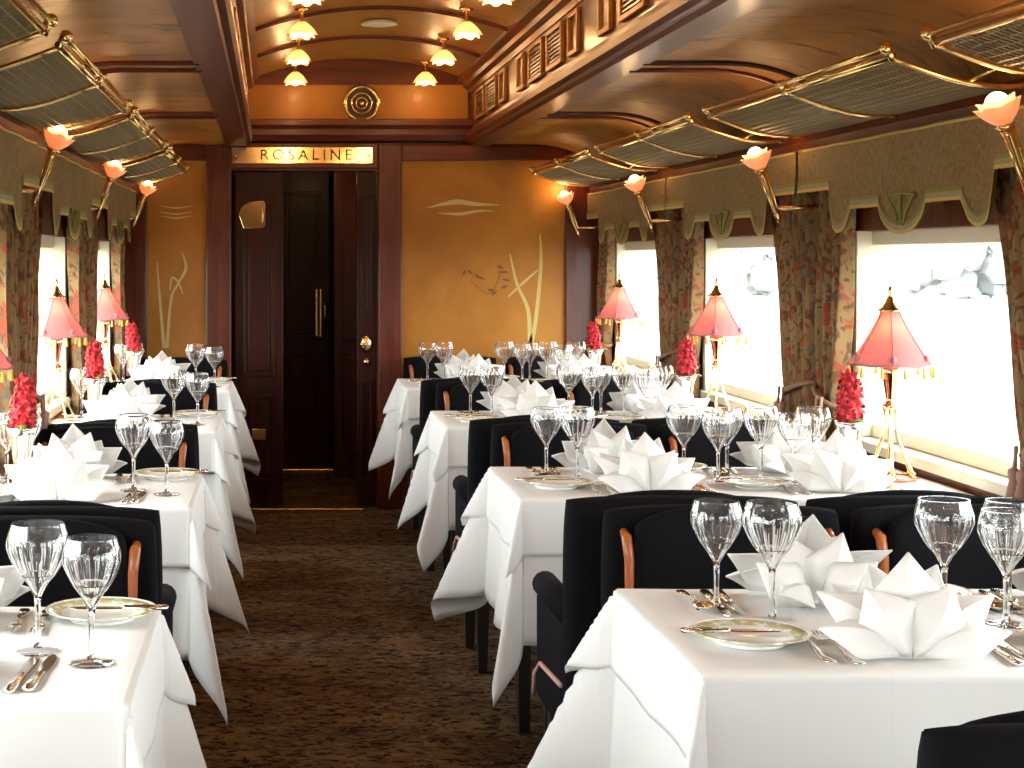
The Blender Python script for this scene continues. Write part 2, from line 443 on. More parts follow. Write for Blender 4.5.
# --- ceiling
ce = empty('ceiling'); tag(ce, 'clerestory ceiling with mahogany ribs and painted coves', 'ceiling', kind='structure')
def cove(h):                        # height of the lower ceiling over distance from the centre
    h = abs(h)
    if h < .95: return 1.99
    t = min((h - .95) / .40, 1.0)
    return 1.99 - .25 * (1 - math.sqrt(max(0, 1 - t * t)))
hs = [.70, .80, .90] + [.95 + .40 * math.sin(a) for a in lin(.05, PI / 2, 11)]
for s in (1, -1):
    for k in BAYS:
        ya, yb = PITCH * k - .12, PITCH * (k + 1) - .12
        if k == -1: ya = Y0
        if k == 4: yb = Y1
        b = MB()
        b.grid(lambda h, y: (XC + s * h, y, cove(h)), hs, [ya, yb]); b.grid(lambda h, y: (XC + s * h, y, cove(h) + .03), hs, [ya, yb])
        b.build('cove_panel', 'cove_paint', ce, angle=50)
        for dy in ((-.10, .10) if k > -1 else ()):
            rb = MB(); yy = ya + dy
            rb.tube([(XC + s * h, yy, cove(h) - .003) for h in hs[:-2]], .013, 6); rb.build('cove_rib', 'mahogany_x', ce, smooth=True)
    # beam under the clerestory
    prof = [(.60, 2.31), (.66, 2.31), (.72, 2.03), (.72, 1.992), (.715, 1.980), (.61, 1.980), (.605, 1.995), (.585, 2.0), (.575, 2.015), (.575, 2.04), (.60, 2.05), (.605, 2.075), (.625, 2.08), (.625, 2.27)]
    MB().prism(prof, lambda h, z: (XC + s * h, Y0, z), lambda h, z: (XC + s * h, Y1, z)).build('clerestory_beam', 'mahogany_y', ce)
    prof = [(.63, 2.26), (.63, 2.37), (.545, 2.36), (.54, 2.335), (.57, 2.32), (.575, 2.30), (.60, 2.29), (.605, 2.265)]
    MB().prism(prof, lambda h, z: (XC + s * h, Y0, z), lambda h, z: (XC + s * h, Y1, z)).build('clerestory_cornice', 'mahogany_y', ce)
    # frieze between beam and cornice
    x0, x1 = sorted((XC + s * .612, XC + s * .628))
    MB().box(x0, x1, Y0, Y1, 2.078, 2.268).build('clerestory_frieze', 'mahogany_y', ce)
    # vents: two louvred wide ones between two narrow plain ones in each bay
    for k in BAYS[1:]:
        yc = PITCH * (k + .5) + .17
        for off, wd, lou in ((.66, .19, 0), (.24, .34, 1), (-.22, .34, 1), (-.62, .19, 0)):
            y = yc + off
            if y + wd / 2 > Y1 - .03: continue
            v = empty('clerestory_vent', (XC + s * .612, y, 2.172), parent=ce)
            f = MB(); h2 = .078; t = .018
            def vb(xa, xb, ya_, yb_, za, zb, B):
                xa, xb = sorted((-s * xa, -s * xb)); B.box(xa, xb, ya_, yb_, za, zb)
            for (a, c, d, e_) in ((-wd / 2, wd / 2, h2 - t, h2), (-wd / 2, wd / 2, -h2, -h2 + t), (-wd / 2, -wd / 2 + t, -h2 + t, h2 - t), (wd / 2 - t, wd / 2, -h2 + t, h2 - t)):
                vb(0, .016, a, c, d, e_, f)
            f.build('vent_frame', 'vent_gold', v, bevel=.003)
            g = MB(); vb(0, .003, -wd / 2 + t, wd / 2 - t, -h2 + t, h2 - t, g); g.build('vent_backing', 'grille' if lou else 'mahogany_y', v)
            if lou:
                for q in range(7):
                    z = -h2 + t + .008 + q * .0155
                    sl = MB(); vb(.003, .010, -wd / 2 + t, wd / 2 - t, z, z + .006, sl); sl.build('slat', 'mahogany_y', v)
# vault
def vault(h): return 2.34 + .115 * (1 - (h / .60) ** 2)
ribs = [Y1 - .06 - .965 * i for i in range(12)]
for i in range(len(ribs) - 1):
    b = MB(); hh = lin(-.60, .60, 17)
    b.grid(lambda h, y: (XC + h, y, vault(h)), hh, [ribs[i + 1], ribs[i]]); b.grid(lambda h, y: (XC + h, y, vault(h) + .03), hh, [ribs[i + 1], ribs[i]])
    b.build('vault_panel', 'vault_paint', ce, angle=50)
for y in ribs[1:]:
    MB().tube([(XC + h, y, vault(h) - .004) for h in lin(-.58, .58, 17)], .014, 6).build('vault_rib', 'mahogany_x', ce, smooth=True)
MB().box(XL - .14, XR + .14, Y0, Y1 + .1, 2.50, 2.54).build('roof_board', 'mahogany_x', ce)
tag(MB().lathe([(.001, 0), (.055, 0), (.075, -.006), (.085, -.02), (.05, -.026), (.001, -.026)], 28, (0, 0, 0)).build('ceiling_vent', 'white_paint', None, smooth=True),
    'small round white vent on the vaulted ceiling between lamps', 'vent').location = (XC + .02, 7.72, vault(0))

# cornices under the racks
for i, s in enumerate((1, -1)):
    X = XR if s > 0 else XL
    prof = [(0, 1.70), (-.07, 1.705), (-.105, 1.72), (-.115, 1.745), (-.105, 1.77), (-.07, 1.785), (-.05, 1.80), (0, 1.80)]
    tag(MB().prism(prof, lambda h, z: (X + s * h, Y0, z), lambda h, z: (X + s * h, Y1 - .04, z)).build('trim_%d' % (i + 1), 'mahogany_y', angle=40),
        'polished mahogany cornice above the valances by the %s tables' % ('wide' if s > 0 else 'narrow'), 'trim', kind='structure')

# ------------------------------------------------------------------ vestibule behind the door wall
ve = empty('wall_vestibule'); tag(ve, 'dark panelled vestibule beyond the open carriage door', 'wall', kind='structure')
MB().box(-.34, -.30, Y1 + .12, 11.5, 0, 2.1).build('side_panel', 'door_wood', ve)
MB().box(.70, .74, Y1 + .12, 11.5, 0, 2.1).build('side_panel', 'door_wood', ve)
MB().box(-.34, .74, Y1 + .12, 11.5, 2.02, 2.06).build('vestibule_ceiling', 'door_wood', ve)
MB().box(-.34, .74, 11.46, 11.5, 0, 2.1).build('end_panel', 'door_wood', ve)
MB().box(.385, .70, 10.55, 10.60, 0, 2.02).build('screen_panel', 'mahogany_v', ve, bevel=.006)
for z0, z1 in ((.15, .75), (.85, 1.5)): MB().box(.44, .66, 10.535, 10.551, z0, z1).build('raised_panel', 'mahogany_v', ve, bevel=.008)

def panel_door(name, x0, x1, y, z1, label, mt, rows, t=.045):
    d = empty(name, ((x0 + x1) / 2, y, 0)); tag(d, label, 'door', kind='structure')
    hw = (x1 - x0) / 2
    MB().box(-hw, hw, 0, t, .012, z1).build('door_leaf', mt, d, bevel=.004)
    for za, zb in rows:
        e = min(.07, hw * .35)
        o = MB()
        for (a, c, p, q) in ((-hw + e, hw - e, zb - .018, zb), (-hw + e, hw - e, za, za + .018), (-hw + e, -hw + e + .018, za + .018, zb - .018), (hw - e - .018, hw - e, za + .018, zb - .018)):
            o.box(a, c, -.012, .001, p, q)
        o.build('panel_moulding', mt, d, bevel=.003)
        MB().box(-hw + e + .03, hw - e - .03, -.008, .001, za + .03, zb - .03).build('raised_panel', mt, d, bevel=.004)
    return d
d1 = panel_door('door_1', DX0 - .02, .062, Y1 + .035, DZ - .005, 'dark wooden door leaf with a brass plaque, left of the doorway', 'door_wood', ((.14, .62), (.72, 1.68)))
# brass plaque shaped like a rounded D, on the leaf
out = []
for a in lin(PI / 2, PI * 1.12, 9): out.append((.03 + .11 * math.cos(a), .075 * math.sin(a)))
out += [(-.055, -.078), (.05, -.078), (.062, -.065), (.066, .06), (.055, .075)]
pl = MB(); pl.prism(out, lambda x, z: (x - .03, -.012, z + 1.61), lambda x, z: (x - .03, -.022, z + 1.61)); o = pl.build('plaque', 'bright_brass', d1, bevel=.003)
kb = MB(); kb.tube([(.02, -.022, 1.57), (.02, -.04, 1.58), (.02, -.04, 1.64), (.02, -.022, 1.65)], .007, 8); kb.build('plaque_catch', 'brass', o, smooth=True)
MB().box(-.04, .04, -.012, 0, .37, .43).build('foot_plate', 'brass', d1, bevel=.003)
d2 = panel_door('door_2', .466, .572, Y1 + .02, DZ - .005, 'narrow dark door leaf with brass lock beside the gold panel', 'door_wood', ((.14, .70), (1.05, 1.72)))
lk = MB(); lk.lathe([(.001, 0), (.030, 0), (.034, -.006), (.022, -.012), (.001, -.012)], 20)
lk.v = [(x, z - .002, y * 1.5 + .90) for x, y, z in lk.v]; lk.build('lock_plate', 'brass', d2, smooth=True)
MB().tube([(0, -.012, .90), (0, -.05, .90), (-.035, -.055, .90)], .008, 8).build('door_handle', 'brass', d2, smooth=True)
lk = MB(); lk.lathe([(.001, 0), (.022, 0), (.024, -.006), (.001, -.010)], 18); lk.v = [(x, z - .002, y + .80) for x, y, z in lk.v]; lk.build('keyhole', 'brass', d2, smooth=True)
d3 = panel_door('door_3', .02, .372, 10.95, 1.95, 'inner vestibule door with brass pull handles', 'door_wood', ((.2, .75), (.85, 1.8)))
MB().box(.085, .125, -.01, 0, .86, 1.17).build('push_plate', 'brass', d3, bevel=.003)
MB().tube([(.145, 0, .90), (.145, -.05, .92), (.145, -.055, 1.0), (.145, -.05, 1.08), (.145, 0, 1.10)], .012, 8).build('pull_handle', 'bright_brass', d3, smooth=True)
tag(MB().box(-.15, .50, 9.17, 9.23, 0, .012).build('door_threshold', 'brass', None, bevel=.003), 'brass threshold strip across the carpet before the carriage door', 'threshold')
tag(MB().box(-.02, .64, 10.70, 10.86, 0, .035).build('door_step', 'brass', None, bevel=.005), 'worn metal step on the vestibule floor', 'step')

# name plate over the door
np_ = empty('name_plate', (.165, Y1 - .04, 1.93)); tag(np_, 'brass name plate lettered ROSALINE above the door', 'sign')
MB().box(-.385, .385, -.008, 0, -.045, .045).build('plate', 'bright_brass', np_, bevel=.003)
tc_ = bpy.data.curves.new('lettering', 'FONT'); tc_.body = 'ROSALINE'; tc_.size = .082; tc_.align_x = 'CENTER'; tc_.align_y = 'CENTER'; tc_.extrude = .0015; tc_.space_character = 1.45
to = bpy.data.objects.new('lettering_source', tc_); COL.objects.link(to)
me = bpy.data.meshes.new_from_object(to.evaluated_get(bpy.context.evaluated_depsgraph_get())); bpy.data.objects.remove(to)
me.materials.clear(); me.materials.append(M['black_line'])
lt = bpy.data.objects.new('lettering', me); COL.objects.link(lt); lt.parent = np_; lt.rotation_euler = (PI / 2, 0, 0); lt.location = (.02, -.0095, 0)
for x in (-.36, .36): MB().sphere((x, -.009, 0), .008, 10, 6, sy=.5).build('screw', 'brass', np_, smooth=True)
# round gauge on the frieze
gg = empty('wall_gauge', (XC + .02, Y1 - .025, 2.215)); tag(gg, 'round brass-rimmed speaker grille on the gold frieze above the door', 'speaker')
def ylathe(prof, seg=28, close=False):
    b = MB().lathe(prof, seg, close=close); b.v = [(x, -z, y) for x, y, z in b.v]; return b
ylathe([(.078, 0), (.100, 0), (.102, .012), (.094, .022), (.082, .018)], 32, True).build('rim', 'brass', gg, smooth=True)
ylathe([(.001, .006), (.08, .006), (.08, 0), (.001, 0)]).build('face', 'grille', gg)
for r in (.055, .03):
    MB().tube([(r * math.cos(a), -.009, r * math.sin(a)) for a in lin(0, 2 * PI, 25)[:-1]], .004, 6, closed=True).build('ring', 'brass', gg, smooth=True)
ylathe([(.001, .016), (.012, .012), (.014, .006), (.001, .006)], 16).build('boss', 'brass', gg, smooth=True)

# ------------------------------------------------------------------ luggage racks
def rack_curve(t):                  # t 0 wall .. 1 outer rail -> (inward distance from wall, z)
    return (.085 + t * .33, 1.772 + .062 * t - .028 * math.sin(PI * t) * (1 - .3 * t))
def make_rack(s):
    L = .80
    r = empty('luggage_rack')
    X = 0
    P = lambda t, y, dz=0: (-s * rack_curve(t)[0], y, rack_curve(t)[1] + dz)
    MB().tube([P(1, -L), P(1, L)], .009, 10).build('front_rail', 'brass', r, smooth=True)
    MB().tube([P(1.04, -L, .013), P(1.04, L, .013)], .007, 8).build('top_rail', 'brass', r, smooth=True)
    MB().tube([P(0, -L), P(0, L)], .009, 8).build('wall_rail', 'brass', r, smooth=True)
    for y in (-L, 0, L):
        MB().tube([P(t, y, -.006) for t in lin(0, 1, 9)], .006, 8).build('bracket', 'brass', r, smooth=True)
        b = MB().tube([P(1, y, -.012), P(1.05, y, .022)], .010, 8); b.sphere(P(1.05, y, .012), .015 if y else .011, 12, 8); b.build('knob', 'brass', r, smooth=True)
    for y in (-L, L):
        sg = 1 if y > 0 else -1
        MB().tube([(-s * (.06 + .035 * math.cos(a)), y + sg * .05, 1.815 + .028 * math.sin(a)) for a in lin(0, 2 * PI, 17)[:-1]], .007, 6, closed=True).build('scroll', 'brass', r, smooth=True)
        MB().tube([(-s * .24, y, rack_curve(.45)[1]), (-s * .16, y + sg * .035, 1.815), (-s * .095, y + sg * .05, 1.82)], .005, 6).build('stay', 'brass', r, smooth=True)
    n = MB()
    for i in range(1, 64):
        y = -L + 2 * L * i / 64
        n.tube([P(t, y) for t in lin(0, 1, 7)], .0027, 4, caps=False)
    for i in range(1, 13):
        n.tube([P(i / 13, -L), P(i / 13, L)], .0027, 4, caps=False)
    tag(n.build('net', 'wire', r), kind='stuff')
    return r
for s, X, side in ((1, XR, 'wide'), (-1, XL, 'narrow')):
    proto = make_rack(s)
    for k in (4, 3, 2, 1):
        clone(proto, (X if s > 0 else X - .045, PITCH * (k + .5) + .06 + (0 if s > 0 else -.20), 0), 0, 'brass luggage rack with wire net, %s from the door above the %s tables' % (ORD[4 - k], side), 'luggage rack', 'brass luggage racks along the walls')

# ------------------------------------------------------------------ valances
def valance_bottom(t):              # t distance from bay centre
    a = abs(t)
    if a < .15: return 1.44 + .05 * (a / .15) ** 2.2
    if a < .17: return 1.49 + (a - .15) / .02 * .03
    if a < .40: return 1.52
    if a < .44: return 1.52 - (a - .40) / .04 * .05
    if a < .56: return 1.455 + .02 * ((a - .50) / .06) ** 2 - .005
    if a < .60: return 1.47 + (a - .56) / .04 * .10
    return 1.585
def make_valance(s):
    r = empty('window_valance'); H = .90
    ts = sorted(set([round(v, 4) for v in lin(-H, H, 121)] + [sg * v for v in (.15, .17, .40, .44, .50, .56, .60) for sg in (1, -1)]))
    wob = lambda t: .004 * math.sin(t * 16)
    xi = lambda t, d=0: -s * (.118 + wob(t) + d)
    b = MB(); b.grid(lambda t, q: (xi(t), t, valance_bottom(t) + (1.722 - valance_bottom(t)) * q), ts, lin(0, 1, 6))
    b.grid(lambda t, q: (xi(t, -.006), t, valance_bottom(t) + (1.722 - valance_bottom(t)) * q), ts, lin(0, 1, 6))
    b.build('valance_cloth', 'valance_cloth', r, smooth=True)
    def band(lo, hi, d, nm, mt):
        q = MB(); q.grid(lambda t, z: (xi(t, d), t, valance_bottom(t) + z), ts, [lo, (lo + hi) / 2, hi]); q.build(nm, mt, r, smooth=True)
    band(-.004, .006, .004, 'gold_braid', 'valance_gold'); band(.006, .020, .003, 'grey_border', 'valance_grey'); band(.020, .030, .004, 'green_braid', 'valance_green')
    q = MB(); q.tube([(xi(t, .002), t, 1.715) for t in ts[::6]], .004, 5); q.build('top_braid', 'valance_gold', r, smooth=True)
    for k in (-1, 0, 1):            # fan stitched on the middle tab
        q = MB(); q.tube([(xi(0, .004), .015 * k, 1.46), (xi(0, .004), .04 * k, 1.50), (xi(0, .004), .10 * k, 1.545)], .004, 5); q.build('fan_braid', 'valance_green', r, smooth=True)
    q = MB(); q.tube([(xi(0, .004), .11 * math.cos(a), 1.535 + .012 * math.sin(a)) for a in lin(0, PI, 9)], .004, 5); q.build('fan_braid', 'valance_green', r, smooth=True)
    return r
for s, X, side in ((1, XR, 'wide'), (-1, XL, 'narrow')):
    proto = make_valance(s)
    for k in (4, 3, 2, 1):
        clone(proto, (X, PITCH * (k + .5) + BAY_OFF[s], 0), 0, 'shaped buff fabric valance over the %s window from the door, %s-table side' % (ORD[4 - k], side), 'valance', 'window valances')

# ------------------------------------------------------------------ curtains
def make_curtain(s, e, seed):
    """hangs at the edge of a window; e = +1: cloth spreads toward +y from the pier"""
    r = empty('curtain'); R = random.Random(seed); z1, zt, z0 = 1.66, .93, .30
    ph = R.uniform(0, 6); wp, wt = (.42, .25) if e > 0 else (.27, .15); nf = 8.5 if e > 0 else 5.5
    def width(z):
        if z > zt: q = (z - zt) / (z1 - zt); return wt + (wp - wt) * q ** .8
        q = (zt - z) / (zt - z0); return wt + .08 * math.sin(q * PI / 2)
    def P(u, z):
        wd = width(z); am = .016 + .010 * (wd / .3)
        x = .044 + am * math.sin(u * nf * 2 * PI + ph + .4 * math.sin(z * 3)) + .006 * math.sin(u * 15 + z * 7)
        off = .03
        if z < zt: x = .034 + (x - .034) * max(.6, 1 - (zt - z) * 3)
        return (-s * x, e * (off - .02 + u * wd + .006 * math.sin(z * 9 + u * 5)), z)
    b = MB(); zs = lin(z0, zt - .03, 8) + lin(zt, z1, 22)
    b.grid(lambda u, z: P(u, z), lin(0, 1, 84), zs)
    o = b.build('curtain_cloth', 'curtain_cloth', r, smooth=True)
    md = o.modifiers.new('thick', 'SOLIDIFY'); md.thickness = .003
    rope = []
    for i in range(24):
        a = 2 * PI * i / 24
        rope.append((-s * (.05 + .042 * math.cos(a)), e * (wt / 2 + .012 + (wt / 2 + .012) * math.sin(a)), zt - .03 * math.sin(a)))
    tb = MB().tube(rope, .009, 6, closed=True).build('tieback', 'rope', r, smooth=True)
    for q in (0, 1):
        ta = MB(); y = e * (wt * .72 + .045 * q)
        ta.tube([(-s * .098, y, zt), (-s * .102, y, zt - .05)], .005, 6); ta.lathe([(.004, 0), (.013, -.006), (.014, -.02), (.011, -.03), (.017, -.06), (.020, -.115), (.003, -.117)], 12, (-s * .104, y, zt - .05))
        ta.build('tassel', 'tassel', tb, smooth=True)
    return r
for s, X, side in ((1, XR, 'wide'), (-1, XL, 'narrow')):
    for e in (1, -1):
        proto = make_curtain(s, e, 3 + e + 2 * s)
        for k in ((5, 4, 3, 2) if e < 0 else (4, 3, 2)):
            y = PITCH * k + e * .035 + BAY_OFF[s]
            if k == 5 and s > 0: y = Y1 - .06
            win = 5 - k if e < 0 else 4 - k
            clone(proto, (X, y, 0), 0, 'flowered curtain on the %s side, %s window from the door, %s-table wall' % ('door' if e < 0 else 'far-from-door', ORD[win], side), 'curtain', 'tied-back flowered curtains')

# ------------------------------------------------------------------ wall sconces and ceiling lamps
def tulip(nm, mt, R, H, up, parent, c=(0, 0, 0), ax=None):
    """a scalloped flower-like glass shade of two rows of petals"""
    b = MB(); seg = 40
    for (r0, h0, lob, fl) in ((1.0, .85, 5, 1.0), (.86, 1.05, 5, .8)):
        def f(u, q):
            a = 2 * PI * u + (0 if lob == 5 and fl == 1.0 else PI / 5)
            lobe = .5 + .5 * math.cos(lob * a)
            prof = .30 + .75 * math.sin(min(q * 1.9, 1.62)) - .10 * q + fl * .42 * q ** 3 * lobe
            rr = R * r0 * prof; z = H * h0 * q * (.88 + .14 * lobe * q)
            return Vector((rr * math.cos(a), rr * math.sin(a), z))
        us = lin(0, 1, seg + 1); qs = lin(0, 1, 9)
        b.grid(lambda u, q: f(u, q), us, qs)
    mtx = Matrix.Translation(Vector(c)) @ (Vector((0, 0, 1)).rotation_difference(Vector(up)).to_matrix().to_4x4())
    b.v = [tuple(mtx @ Vector(p)) for p in b.v]
    return b.build(nm, mt, parent, smooth=True, weld=1e-5)
def make_sconce(s):
    r = empty('wall_sconce')
    A = Vector((-s * .185, 0, 1.515)); B = Vector((-s * .235, 0, 1.655)); d = (B - A).normalized()
    b = MB(); b.tube([A - d * .03, A - d * .01, A, A + d * .02, B - d * .02, B], [.004, .009, .011, .009, .013, .016], 12); b.build('stem', 'bright_brass', r, smooth=True)
    b = MB()
    for k in range(3):
        a = 2 * PI * k / 3; o = Vector((0, math.cos(a), 0)) * .012 + d.cross(Vector((0, 1, 0))) * math.sin(a) * .012
        b.tube([A + o * .7, B + o * 1.2], .0035, 6)
    b.build('fluting', 'brass', r, smooth=True)
    b = MB(); b.tube([B - d * .004, B + d * .004, B + d * .01], [.012, .024, .018], 14); b.build('cup', 'bright_brass', r, smooth=True)
    MB().tube([A + d * .02, (-s * .10, 0, 1.535), (-s * .02, 0, 1.545)], .007, 8).build('arm', 'brass', r, smooth=True)
    b = MB(); b.lathe([(.001, 0), (.03, 0), (.032, .006), (.02, .012), (.001, .012)], 16); b.v = [(-s * z, x, y + 1.545) for x, y, z in b.v]; b.build('wall_plate', 'brass', r, smooth=True)
    tulip('shade', 'rose_glass', .040, .058, d, r, B + d * .006)
    MB().sphere(B + d * .056, .026, 14, 10).build('bulb', 'bulb', r, smooth=True)
    return r, B + d * .095
for s, X, side, ks in ((1, XR, 'wide', (5, 4, 3, 2)), (-1, XL, 'narrow', (5, 4, 3))):
    proto, lp = make_sconce(s)
    for k in ks:
        y = (PITCH * k + BAY_OFF[s]) if (k < 5 or s < 0) else Y1 - .10
        if s < 0: X = XL - .072
        clone(proto, (X, y, 0 if s > 0 else .042), 0, 'brass wall sconce with rose glass tulip shade, %s from the door on the %s-table side' % (ORD[5 - k], side), 'wall lamp', 'tulip wall sconces')
        point_light((X + lp.x, y, lp.z + (0 if s > 0 else .042)), SCONCE_W, WARM, .04)
def make_ceiling_lamp():
    r = empty('ceiling_lamp')
    MB().lathe([(.001, 0), (.034, 0), (.030, -.01), (.012, -.018), (.001, -.018)], 18).build('rose', 'brass', r, smooth=True)
    MB().tube([(0, 0, -.01), (0, 0, -.05), (0, 0, -.065)], [.007, .007, .02], 12).build('stem', 'bright_brass', r, smooth=True)
    tulip('shade', 'opal_glass', .050, .066, (0, 0, -1), r, (0, 0, -.058))
    MB().sphere((0, 0, -.102), .022, 12, 8).build('bulb', 'bulb', r, smooth=True)
    return r
proto = make_ceiling_lamp()
cy = [8.99 - .955 * i for i in range(11)]
for sgn, side in ((1, 'wide'), (-1, 'narrow')):
    for i, y in enumerate(cy):
        h = .345; z = vault(h)
        clone(proto, (XC + sgn * h, y, z), i * .4, 'lit opal flower ceiling lamp, %s from the door, %s-table row' % ((ORD + ['seventh', 'eighth', 'ninth', 'tenth', 'eleventh'])[i], side), 'ceiling lamp', 'flower lamps in the clerestory')
        point_light((XC + sgn * h, y, z - .145), CEIL_W, WARM, .025)

clone(proto, (.25, 10.1, 2.02), 0, 'added unseen opal lamp brightening the vestibule beyond the door', 'ceiling lamp')  # added fixture, hidden above the door header, to brighten the vestibule
point_light((.25, 10.1, 1.87), 1.6, WARM, .025)  # added fill for the vestibule panels and inner door

# ------------------------------------------------------------------ table builders
def make_table(wd):
    r = empty('dining_table')
    MB().box(-wd / 2, wd / 2, -TDEPTH / 2, TDEPTH / 2, TABLE_Z - .03, TABLE_Z).build('tabletop', 'mahogany_x', r, bevel=.006)
    MB().box(-wd / 2 + .05, wd / 2 - .02, -TDEPTH / 2 + .05, TDEPTH / 2 - .05, TABLE_Z - .10, TABLE_Z - .03).build('apron', 'mahogany_x', r)
    for x in (-wd / 2 + .08, wd / 2 - .06):
        for y in (-1, 1):
            b = MB(); b.prism([(-.022, -.022), (.022, -.022), (.022, .022), (-.022, .022)], lambda a, c: (x + a * .7, y * (TDEPTH / 2 - .08) + c * .7, 0), lambda a, c: (x + a, y * (TDEPTH / 2 - .08) + c, TABLE_Z - .10)); b.build('leg', 'black_line', r)
    return r
def cloth(name, wd, dp, ov, dz, seed, corners, mt='linen', wall=0, push=0.0):
    """square cloth over a table; corners: flare at the four corners (sx,sy)->(flare, centre deg, width deg); wall=+1/-1 side against the wall hangs short"""
    R = random.Random(seed); ph = [R.uniform(0, 6.28) for _ in range(8)]
    def axis(h, o0, o1):
        return [-h - o0 * q for q in lin(1, .04, 14)] + [-h - .006, -h] + lin(-h + .03, h - .03, 12) + [h, h + .006] + [h + o1 * q for q in lin(.04, 1, 14)]
    ovl = ov if wall != -1 else .03; ovr = ov if wall != 1 else .03
    us = axis(wd / 2, ovl, ovr); vs_ = axis(dp / 2, ov, ov)
    def rip(t, k, s_): return (math.sin(t * 9 + ph[k]) * .5 + math.sin(t * 17 + ph[k + 1]) * .5) * s_ * .085
    def hang(F, r):
        F = max(.015, min(F, .9)); e0 = .016
        q = min(r / e0, 1.0); out_ = r * F if r > e0 else r * (1 - q * (1 - F)) 
        dn = r * math.sqrt(1 - F * F) - e0 * .25 * q
        return out_ + push * q, -max(dn, 0)
    def P(u, v):
        sx = 1 if u > 0 else -1; sy = 1 if v > 0 else -1
        du = max(abs(u) - wd / 2, 0); dv = max(abs(v) - dp / 2, 0)
        x = max(-wd / 2, min(wd / 2, u)); y = max(-dp / 2, min(dp / 2, v)); z = 0
        if du > 0 or dv > 0:
            r = math.hypot(du, dv); a = math.atan2(dv, du)
            fl, cen, wid = corners[(sx, sy)]
            fe = .055
            if du > 0 and dv > 0:
                g = math.exp(-((math.degrees(a) - cen) / wid) ** 2)
                F = fe + (fl - fe) * g + .05 * math.sin(4 * a + ph[2]) * math.sin(2 * a)
                sm = math.degrees(a) / 90.0
                ang = a
                o, dz_ = hang(F, r)
                x += sx * o * math.cos(ang); y += sy * o * math.sin(ang); z = dz_
            elif du > 0:
                end = max(0, abs(v) - dp / 2 + .22) / .22
                o, dz_ = hang(fe + rip(v, 0, min(1, 1.2 - end)) * (1 - end), r)
                x += sx * o; z = dz_
            else:
                end = max(0, abs(u) - wd / 2 + .22) / .22
                o, dz_ = hang(fe + rip(u, 3, 1) * (1 - end), r)
                y += sy * o; z = dz_
        else:
            z = .0012 * math.sin(u * 11 + ph[4]) * math.sin(v * 13 + ph[5])
        return (x, y, z)
    b = MB(); b.grid(P, us, vs_)
    o = b.build(name, mt, None, smooth=True)
    md = o.modifiers.new('thick', 'SOLIDIFY'); md.thickness = .0016; md.offset = 1
    return o

# ------------------------------------------------------------------ chair
def pillow(b, wd, z0, z1, t, y, nu=17, nv=13, q=.05, bend=0., crown=0., flat=8, taper=0.):
    us = [math.sin(a) for a in lin(-PI / 2, PI / 2, nu)]; vs_ = [math.sin(a) for a in lin(-PI / 2, PI / 2, nv)]
    def pt(u, v, sg):
        k = 1 - q * (u * v) ** 4
        th = t / 2 * math.sqrt(max(0, (1 - abs(u) ** flat))) ** .7 * math.sqrt(max(0, (1 - abs(v) ** flat))) ** .7
        x = u * k * wd / 2 * (1 + taper * v); zz = (z0 + z1) / 2 + v * k * (z1 - z0) / 2 + crown * (1 - u * u) * (v > 0) * v
        return (x, y + sg * th + bend * u * u, zz)
    b.grid(lambda u, v: pt(u, v, 1), us, vs_); b.grid(lambda u, v: pt(u, v, -1), us, vs_)
def make_chair():
    r = empty('dining_chair'); W = .51; D = .47
    # origin: middle of the rear face on the floor, the chair faces +y
    b = MB(); pillow(b, W, .28, .842, .085, .045, q=.03, bend=.012, crown=.003, flat=12); b.build('backrest', 'velvet', r, smooth=True, weld=1e-4)
    b = MB(); pillow(b, W - .10, .44, .828, .06, .098, q=.07, bend=.022, crown=.022); b.build('back_cushion', 'velvet', r, smooth=True, weld=1e-4)
    for sx in (-1, 1):
        b = MB(); b.tube([(sx * (W / 2 - .040), .100, .795), (sx * (W / 2 - .042), .122, .785), (sx * (W / 2 - .046), .128, .74), (sx * (W / 2 - .048), .126, .60), (sx * (W / 2 - .048), .125, .50)], [.009, .012, .011, .010, .010], 8)
        b.build('wood_trim', 'trim_wood', r, smooth=True)
        b = MB(); b.box(sx * (W / 2 - .026) - .026, sx * (W / 2 - .026) + .026, .06, D - .03, .30, .565); b.build('arm_panel', 'velvet', r, bevel=.018)
        b = MB(); b.tube([(sx * (W / 2 - .024), .06, .575), (sx * (W / 2 - .024), D - .025, .572), (sx * (W / 2 - .024), D - .008, .568)], [.032, .032, .02], 14); a = b.build('arm_roll', 'velvet', r, smooth=True)
        MB().tube([(sx * (W / 2 + .003), .06, .42), (sx * (W / 2 + .003), D - .12, .40), (sx * (W / 2 + .003), D - .04, .36), (sx * (W / 2 + .003), D - .02, .30)], .006, 6).build('piping', 'pink_piping', r, smooth=True)
    b = MB(); b.box(-W / 2 + .052, W / 2 - .052, .05, D, .27, .36); b.build('seat_frame', 'velvet', r, bevel=.015)
    b = MB(); pillow(b, W - .11, -.17, .17, .12, 0, q=.05); b.v = [(x, z + .295, .41 + y) for x, y, z in b.v]; b.build('seat', 'velvet', r, smooth=True, weld=1e-4)
    for sx in (-1, 1):
        for y, k in ((.06, 1.0), (D - .05, 1.0)):
            MB().prism([(-.022, -.022), (.022, -.022), (.022, .022), (-.022, .022)], lambda a, c: (sx * (W / 2 - .05) + a * .65, y + c * .65, 0), lambda a, c: (sx * (W / 2 - .05) + a, y + c, .28)).build('leg', 'black_line', r)
    return r
chair0 = make_chair()

